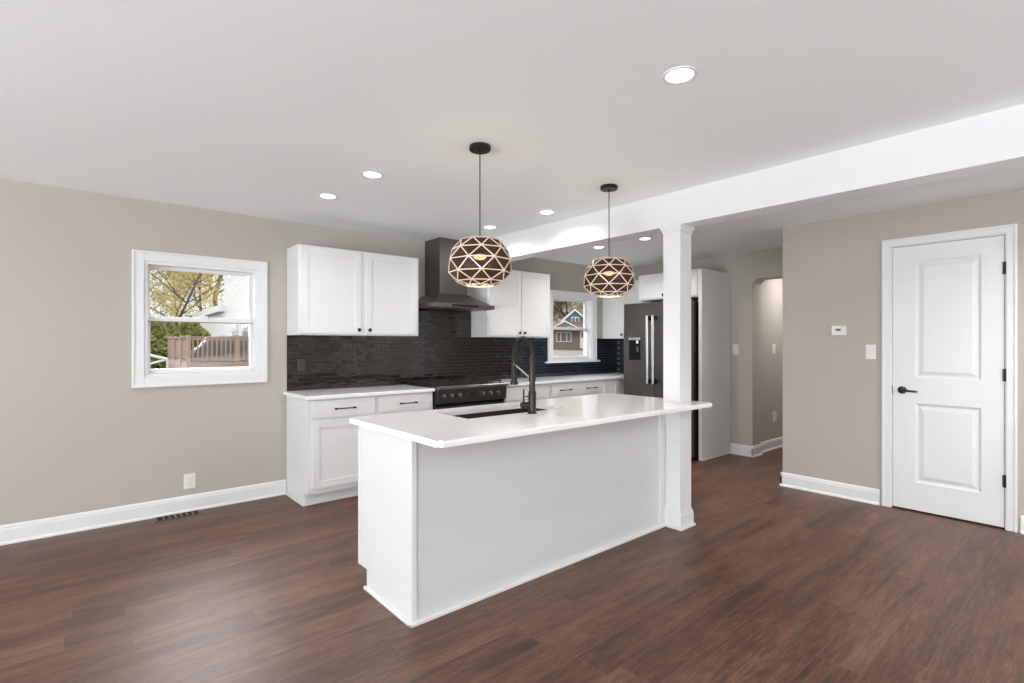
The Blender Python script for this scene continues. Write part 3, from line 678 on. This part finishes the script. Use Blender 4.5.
# ------------------------------------------------------------------ recessed lights
def can(x, y, energy=1):
    c = thing('recessed_light', 'round recessed ceiling light', 'ceiling light', (x, y, H), 'recessed ceiling lights')
    MB().lathe((x, y, H), [(.070, 0), (.069, -.004), (.058, -.006), (.052, -.002), (.052, 0)], 36).build('trim_ring', M['trim'], c, True)
    MB().lathe((x, y, H-.0015), [(.0515, 0), (.0515, -.0015)], 32).build('lens', M['can'], c)
    L = bpy.data.lights.new('downlight', 'AREA'); L.shape = 'DISK'; L.size = .1; L.energy = CAN_W*energy; L.color = (1, .98, .96); L.spread = math.radians(150)
    lo = bpy.data.objects.new('downlight', L); COL.objects.link(lo); lo.parent = c; lo.location = (0, 0, -.009)
    return c
proto = can(1.898, 1.173)
proto['label'] = 'large-looking recessed ceiling light nearest the camera, upper right'
for x, y, lab in ((1.489, 3.154, 'recessed ceiling light on the left, nearer of the left pair'), (1.453, 3.826, 'recessed ceiling light farthest left, above the left wall cabinet'),
                  (3.022, 3.106, 'recessed ceiling light left of the beam, between the two pendant cords'), (3.0, 3.851, 'recessed ceiling light just right of the nearer pendant cord, by the beam'),
                  (4.56, 3.222, 'recessed ceiling light behind the beam, close left of the column'), (4.561, 3.842, 'recessed ceiling light behind the beam beside the farther pendant cord'),
                  (1.9, -1.2, None), (-.8, 1.17, None), (-.8, -1.2, None), (-.8, 3.4, None), (8.2, 2.42, None)):  # last one is unseen, added to brighten the hallway
    c = copy_tree(proto, (x-1.898, y-1.173, 0), lab or 'unseen recessed light added to brighten the closet wall')
    if 4.5 < x < 4.6:
        for ch in c.children:
            if ch.type == 'LIGHT': ch.data = ch.data.copy(); ch.data.energy = CAN_W*2.2
kc = can(4.3, -2.2, 5); kc['label'] = 'unseen recessed light added to brighten the closet wall'  # unseen lamp added as fill for the closet wall
kc = can(4.3, -.6, 7); kc['label'] = 'unseen recessed light added to brighten the closet wall'  # unseen lamp, extra strong as fill for fridge panel and closet wall
hc = can(6.95, 2.42, 2.6); hc['label'] = 'unseen recessed light added to brighten the hallway beyond the opening'  # unseen lamp added so the hallway reads bright

# ------------------------------------------------------------------ wall plates, thermostat, register
def plate_y(x, z, kind, label, w=.075, h=.118, y=YA, m='plastic'):
    p = thing(kind, label, 'outlet' if 'outlet' in kind else 'switch', (x, y, z))
    MB().box(x-w/2, x+w/2, y-.006, y, z-h/2, z+h/2, .002).build('cover_plate', M[m], p)
    if 'outlet' in kind:
        f = MB().box(x-.017, x+.017, y-.009, y-.005, z-.034, z+.034, .002).build('receptacle', M[m], p)
        s = MB()
        for dz in (-.018, .018):
            for dx in (-.006, .006): s.box(x+dx-.001, x+dx+.001, y-.0095, y-.0088, z+dz, z+dz+.008)
            s.tube([(x, y-.0095, z+dz-.007), (x, y-.0088, z+dz-.007)], .0024, 8)
        s.build('slots', M['dark'], f)
    else: MB().box(x-.017, x+.017, y-.010, y-.005, z-.034, z+.034, .002).build('rocker', M[m], p)
    return p
plate_y(.719, .240, 'wall_outlet', 'white electrical outlet low on the wall under the left window', .082, .118)
plate_y(1.590, 1.147, 'wall_outlet', 'dark electrical outlet on the tile at the left end', .072, .115, YA-.008, 'range')
plate_y(6.83, 1.272, 'light_switch', 'white light switch on the hallway wall inside the opening', .09, .125, 2.88)
plate_y(6.86, .41, 'wall_outlet', 'white outlet low on the hallway wall inside the opening', .1, .13, 2.88)
def plate_x(x, y, z, label, w=.072, h=.122):
    p = thing('light_switch', label, 'switch', (x, y, z))
    MB().box(x-.006, x, y-w/2, y+w/2, z-h/2, z+h/2, .002).build('cover_plate', M['plastic'], p)
    MB().box(x-.010, x-.005, y-.017, y+.017, z-.034, z+.034, .002).build('rocker', M['plastic'], p)
plate_x(XC, 1.365, 1.272, 'white light switch between the thermostat and the closet door')
plate_x(XB, 3.037, 1.272, 'white light switch between the fridge cabinet and the hallway opening', .07)
th = thing('thermostat', 'small white wall thermostat left of the closet door', 'thermostat', (XC, 1.6, 1.455))
MB().box(XC-.024, XC, 1.545, 1.655, 1.413, 1.497, .005, 3).build('housing', M['plastic'], th)
MB().box(XC-.025, XC-.0235, 1.582, 1.622, 1.452, 1.472).build('display', M['lcd'], th)
rgst = thing('floor_register', 'brown metal floor vent beside the baseboard under the left window', 'floor vent', (.63, 4.745, 0))
mb = MB().box(.475, .785, 4.695, 4.705, 0, .006, .001).box(.475, .785, 4.79, 4.80, 0, .006, .001).box(.475, .495, 4.70, 4.795, 0, .006, .001).box(.765, .785, 4.70, 4.795, 0, .006, .001)
for k in range(1, 7): mb.box(.495+k*.0386-.006, .495+k*.0386+.006, 4.703, 4.792, 0, .0055)
mb.box(.49, .77, 4.745, 4.751, 0, .005).build('grille', M['register'], rgst)
MB().box(.49, .77, 4.70, 4.795, .0003, .0015).build('duct_opening', M['dark'], rgst)

# ------------------------------------------------------------------ outdoors
M['grass'] = mat('leafy_ground', (.08, .056, .036), .9, noise=.6, nscale=2.5)
M['lawn'] = M['grass']
M['siding'] = mat('cream_siding', (.85, .85, .80), .6, noise=.02)
M['deckwood'] = mat('tan_deck_wood', (.44, .33, .26), .8, noise=.12, nscale=6)
M['cover'] = mat('grey_grill_cover', (.22, .22, .225), .6, noise=.25, nscale=3)
M['bark'] = mat('bark', (.075, .062, .055), .9, noise=.3, nscale=5)
M['leaf_g'] = mat('green_leaves', (.26, .27, .075), .8, noise=.5, nscale=1.5)
M['leaf_y'] = mat('yellow_leaves', (.52, .42, .13), .8, noise=.4, nscale=1.2)
M['leaf_d'] = mat('olive_leaves', (.34, .30, .15), .8, noise=.5, nscale=1)
M['bluesiding'] = mat('blue_siding', (.10, .19, .27), .7, noise=.1)
M['stucco'] = mat('tan_siding', (.24, .20, .155), .8, noise=.05)
M['roofr'] = mat('red_brown_shingle', (.22, .13, .11), .9, noise=.2, nscale=3)
M['whitepaint'] = mat('exterior_white', (.82, .82, .82), .6)
def gz(x, y):
    d = .6475*x + .762*y
    for (a, za), (b_, zb) in zip(((0, -.5), (6, -.4), (30, .42), (60, .75), (400, 1.2)), ((6, -.4), (30, .42), (60, .75), (400, 1.2), (900, 1.2))):
        if d <= b_: return za if d < a else za+(zb-za)*(d-a)/(b_-a)
    return 1.2
mb = MB(); b = mb.bm; gxs = [i*4-40 for i in range(45)]; gys = [5.0] + [6+i*4 for i in range(36)]
vv = [[b.verts.new((x, y, gz(x, y) if y > 5 else -.45)) for x in gxs] for y in gys]
for j in range(len(gys)-1):
    for i in range(len(gxs)-1): b.faces.new((vv[j][i], vv[j][i+1], vv[j+1][i+1], vv[j+1][i]))
o = mb.build('ground', M['grass']); tag(o, 'leaf-strewn sloping ground outside the windows', 'ground', kind='structure')

# neighbour's house seen through the left window
nh = thing('neighbour_house', 'cream-sided house beyond the deck seen through the left window', 'house', (6, 28, 0))
mb = MB().box(6.0, 12, 14, 30, -.3, 8)
mb2 = MB()
k = 0
while .3+k*.13 < 8:
    z = .3+k*.13; mb2.prism([(6.0, z), (5.965, z), (5.995, z+.128), (6.0, z+.128)], 'y', 14, 30); k += 1
mb.build('house_wall', M['siding'], nh); mb2.build('lap_siding', M['siding'], nh)
MB().box(6.0, 12, 30.001, 36.6, -.3, 3.0).build('rear_wing', M['siding'], nh)
MB().prism([(30.0, 3.02), (30.0, 3.34), (37.2, 3.2), (37.2, 2.9)], 'x', 5.72, 12).build('wing_roof', M['whitepaint'], nh)
for yy, z0, z1, w in ((28.6, 4.6, 5.1, .5), (26.2, 4.5, 5.0, .6), (27.6, 1.35, 2.3, .9), (25.6, 1.6, 2.3, .9)):
    f = MB().box(5.95, 5.99, yy-w/2-.06, yy+w/2+.06, z0-.06, z1+.06).build('window_frame', M['whitepaint'], nh)
    MB().box(5.94, 5.952, yy-w/2, yy-.02, z0, (z0+z1)/2-.02).box(5.94, 5.952, yy+.02, yy+w/2, z0, (z0+z1)/2-.02).box(5.94, 5.952, yy-w/2, yy-.02, (z0+z1)/2+.02, z1).box(5.94, 5.952, yy+.02, yy+w/2, (z0+z1)/2+.02, z1).build('window_glass', M['lcd'], f)
# deck
dk = thing('deck', 'tan wooden deck with baluster railing outside the left window', 'deck', (4.3, 22, 0))
DX0, DX1, DY0, DY1, DZ = 2.95, 5.95, 20.0, 24.6, .72
MB().box(DX0, DX1, DY0, DY1, DZ-.05, DZ).box(DX0, DX1, DY0-.03, DY0, DZ-.30, DZ).box(DX0-.03, DX0, DY0, DY1, DZ-.30, DZ).build('platform', M['deckwood'], dk)
mb = MB().box(DX0, DX1, DY0-.03, DY0+.06, DZ+.84, DZ+.88).box(DX0, DX1, DY0, DY0+.04, DZ+.08, DZ+.14).box(DX0, DX1, DY0, DY0+.04, DZ+.76, DZ+.82)
mb.box(DX0-.03, DX0+.06, DY0, DY1, DZ+.84, DZ+.88).box(DX0, DX0+.04, DY0, DY1, DZ+.08, DZ+.14).box(DX0, DX0+.04, DY0, DY1, DZ+.76, DZ+.82)
x = DX0+.1
while x < DX1: mb.box(x, x+.04, DY0-.01, DY0+.03, DZ+.02, DZ+.84); x += .14
y = DY0+.1
while y < DY1: mb.box(DX0, DX0+.04, y, y+.04, DZ+.02, DZ+.84); y += .14
mb.build('railing', M['deckwood'], dk)
for x, y in ((DX0, DY0), (DX0, 21.5), (DX0, 23.0), (DX0, 24.5), (4.4, DY0), (DX1-.1, DY0)):
    MB().box(x-.05, x+.05, y-.05, y+.05, -.6, DZ+.93).build('post', M['deckwood'], dk)
# covered grill
gr = thing('covered_grill', 'grill under a grey fabric cover on the deck', 'grill', (4.0, 20.9, DZ))
b = MB(); bb = b.bm
prof = [(3.10, 0), (3.10, .22), (3.22, .40), (3.42, .58), (3.62, .88), (4.0, .93), (4.75, .90), (4.92, .78), (4.98, .3), (5.0, 0)]
for y0_, y1_, s_ in ((20.45, 21.2, 1),):
    rows = []
    for y_, ins in ((20.40, .06), (20.5, 0), (21.2, 0), (21.3, .06)):
        rows.append([bb.verts.new((px+(ins if i < 5 else -ins)+.02*math.sin(i*2.3+y_*3), y_, DZ+max(0, pz-ins))) for i, (px, pz) in enumerate(prof)])
    for A, B in zip(rows, rows[1:]):
        for i in range(len(prof)-1): bb.faces.new((A[i], A[i+1], B[i+1], B[i]))
    bb.faces.new(rows[0]); bb.faces.new(rows[-1][::-1])
b.build('cover', M['cover'], gr, True)
sr = thing('stair_handrail', 'white handrail sloping down beside the deck stairs', 'handrail', (2.0, 20.2, 0))
MB().tube([(1.3, 20.2, 1.16), (2.38, 20.2, .84)], .045, 8).tube([(1.3, 20.2, .52), (2.38, 20.2, .84)], .035, 8).tube([(2.38, 20.2, -.2), (2.38, 20.2, .86)], .035, 8).build('rail', M['whitepaint'], sr)

def tree(name, x, y, h, r, label, leaf, n, spread, crown, seed, lean=0, ls=.13, cat='tree', group='trees outside the left window'):
    rn = random.Random(seed); z = gz(x, y)-.1
    t_ = thing(name, label, cat, (x, y, z), group)
    mb = MB(); tips = []
    def branch(p, d, length, rad, lev):
        pts = [p]; q = p.copy(); dd = d.copy()
        for i in range(4):
            dd = (dd+Vector((rn.gauss(0, .13), rn.gauss(0, .13), rn.gauss(.03, .06)))).normalized(); q = q+dd*length/4; pts.append(q.copy())
            if lev > 0: tips.append(q.copy())
        mb.tube(pts, [rad*(1-.16*i) for i in range(5)], 5 if lev else 8)
        if lev < 3:
            for i in range((7, 4, 3)[lev]):
                k_ = rn.choice((1, 2, 3, 4) if lev else (2, 3, 4)); a = rn.uniform(0, 2*PI); up = rn.uniform(.25, .9)
                branch(pts[k_], Vector((math.cos(a), math.sin(a), up)).normalized(), length*rn.uniform(.42, .62), rad*.42, lev+1)
    branch(Vector((x, y, z)), Vector((lean, 0, 1)).normalized(), h*.72, r, 0)
    mb.build('trunk', M['bark'], t_)
    lf = MB(); clumps = []
    for i in range(46):
        a = rn.uniform(0, 2*PI); q = rn.uniform(-1, 1); rr = math.sqrt(max(0, 1-q*q))*math.sqrt(rn.random())*crown
        clumps.append(Vector((x+lean*h*.4+rr*math.cos(a), y+rr*math.sin(a), z+h*.52+q*h*.46)))
    clumps += rn.sample(tips, min(30, len(tips)))
    for i in range(n):
        c = rn.choice(clumps) + Vector((rn.gauss(0, spread), rn.gauss(0, spread), rn.gauss(0, spread*.7)))
        if c.z < z+.3: continue
        u = Vector((rn.gauss(0, 1), rn.gauss(0, 1), rn.gauss(0, 1))).normalized(); w = u.orthogonal().normalized(); s_ = ls*rn.uniform(.5, 1.2)
        lf.quad(c-u*s_, c-w*s_*.6, c+u*s_, c+w*s_*.6)
    lf.build('foliage', leaf, t_)
    return t_
T1 = 'deciduous_tree'
tree(T1, 6.3, 40, 9, .11, 'yellow-leaved tree behind the deck in the middle of the left window', M['leaf_y'], 5200, .55, 1.8, 1, ls=.085)
tree(T1, 3.4, 33, 10, .09, 'thin dark-branched tree at the far left of the left window', M['leaf_d'], 900, .35, 1.4, 2, lean=.10, ls=.08)
tree(T1, 4.6, 37.5, 7, .08, 'small yellow-green tree left of the middle of the left window', M['leaf_y'], 3600, .45, 1.3, 3, ls=.08)
tree(T1, 7.9, 43, 13, .22, 'thick dark-trunked tree beside the cream house', M['leaf_d'], 1800, .5, 1.9, 4, lean=.02, ls=.09)
tree(T1, 5.9, 47, 9, .12, 'olive tree behind the yellow ones in the left window', M['leaf_d'], 5200, .7, 2.6, 6, ls=.10)
def bush(x, y, rx, ry, h, n, label, seed, leaf, group, name='shrub'):
    rn = random.Random(seed); z = gz(x, y); lf = MB()
    for i in range(n):
        a = rn.uniform(0, 2*PI); rr = math.sqrt(rn.random()); zz = rn.random()
        k_ = math.sqrt(max(.05, 1-zz*zz*.9))
        c = Vector((x+rx*rr*k_*math.cos(a), y+ry*rr*k_*math.sin(a), z+h*zz*(1-.25*rr)))
        u = Vector((rn.gauss(0, 1), rn.gauss(0, 1), rn.gauss(0, 1))).normalized(); w = u.orthogonal().normalized(); s_ = .12*rn.uniform(.6, 1.3)
        lf.quad(c-u*s_, c-w*s_*.7, c+u*s_, c+w*s_*.7)
    return tag(lf.build(name, leaf), label, 'shrub', group)
for i, (x, y, rx, h, lab) in enumerate(((2.7, 28.5, 1.5, 2.3, 'green hedge shrub leftmost behind the stair rail'), (4.4, 29.5, 1.3, 2.5, 'green hedge shrub behind the deck railing'), (4.3, 34, 1.2, 2.3, 'green hedge shrub against the cream house wing'), (3.4, 31.5, 2.0, 2.5, 'green hedge shrub at the back of the yard'))):
    bush(x, y, rx, .9, h, 3800, lab, 20+i, M['leaf_g'], 'green hedge shrubs beyond the deck')

# house across the street seen through the kitchen window
PX, PY = .7395*59.6, .684*59.6
bh = thing('cottage', 'tan house with blue gable and white rake boards seen through the kitchen window', 'house', (PX, PY, .6))
def cbox(mb, s0, s1, d0, d1, z0, z1): return mb.box(PX+s0, PX+s1, PY+d0, PY+d1, z0, z1)
def cpr(pts, d0, d1): return MB().prism([(PX+p, q) for p, q in pts], 'y', PY+d0, PY+d1)
cbox(MB(), -3.4, 4.6, 0, 7, .2, 3.25).build('house_wall', M['stucco'], bh)
cpr([(-2.3, 3.2), (2.5, 3.2), (.05, 5.3)], .8, 7).build('gable_wall', M['bluesiding'], bh)
cpr([(-2.75, 3.05), (-2.45, 3.05), (.05, 5.22), (2.6, 3.05), (2.9, 3.05), (.05, 5.5)], .55, .75).build('rake_board', M['whitepaint'], bh)
cpr([(-2.8, 3.1), (-2.4, 3.1), (.05, 5.24), (2.5, 3.1), (2.9, 3.1), (.05, 5.6)], .76, 7.2).build('main_roof', M['roofr'], bh)
cbox(MB(), -.35, .55, .72, .79, 3.75, 4.5).build('gable_window', M['siding'], bh)
cbox(cbox(MB(), -.27, .05, .68, .73, 3.85, 4.4), .15, .47, .68, .73, 3.85, 4.4).build('gable_glass', M['lcd'], bh)
r_ = MB(); r_.quad((PX-3.2, PY-1.2, 3.12), (PX+3.6, PY-1.2, 3.12), (PX+2.6, PY+.5, 3.95), (PX-1.9, PY+.5, 3.95)).quad((PX-3.2, PY-1.2, 3.02), (PX-1.9, PY+.5, 3.85), (PX+2.6, PY+.5, 3.85), (PX+3.6, PY-1.2, 3.02)); r_.build('porch_roof', M['roofr'], bh)
cpr([(-2.5, 3.15), (.4, 3.15), (-1.1, 3.95)], -1.3, -1.2).build('porch_gable', M['stucco'], bh)
cpr([(-2.75, 3.1), (-2.5, 3.1), (-1.1, 3.86), (.4, 3.1), (.65, 3.1), (-1.1, 4.05)], -1.4, -1.3).build('porch_rake', M['siding'], bh)
f = cbox(MB(), -2.1, -.35, -.1, -.01, 1.6, 2.75).build('front_window', M['whitepaint'], bh)
g_ = MB()
for s0, s1 in ((-2.0, -1.62), (-1.52, -.93), (-.83, -.45)): cbox(g_, s0, s1, -.14, -.09, 1.7, 2.65)
g_.build('front_window_glass', M['lcd'], f)
f = cbox(MB(), .62, 1.55, -.1, -.01, .85, 2.85).build('front_door', M['whitepaint'], bh)
cbox(MB(), .8, 1.35, -.14, -.09, 2.1, 2.7).build('front_door_glass', M['lcd'], f)
bh.rotation_euler.z = math.radians(-47.2)
G2 = 'trees behind the blue-gabled house'
def beyond(d, side): return .7395*d+.684*side, .684*d-.7395*side
for d, sd, lf_, sdv, lab in ((76, -5.0, 'leaf_d', 8, 'olive-leaved tree behind the left of the blue-gabled house'), (77, 4.5, 'leaf_y', 9, 'yellowing tree to the right behind the blue gable'),
                             (73, -.5, 'leaf_d', 10, 'tall olive tree straight behind the blue-gabled house'), (86, -1.5, 'leaf_y', 11, 'farthest tree behind the blue-gabled house'), (87, -8, 'leaf_y', 12, 'yellowing tree farthest left behind the blue-gabled house')):
    tx, ty = beyond(d, sd)
    tree(T1, tx, ty, 12, .2, lab, M[lf_], 9000, .8, 3.4, sdv, ls=.2, group=G2)
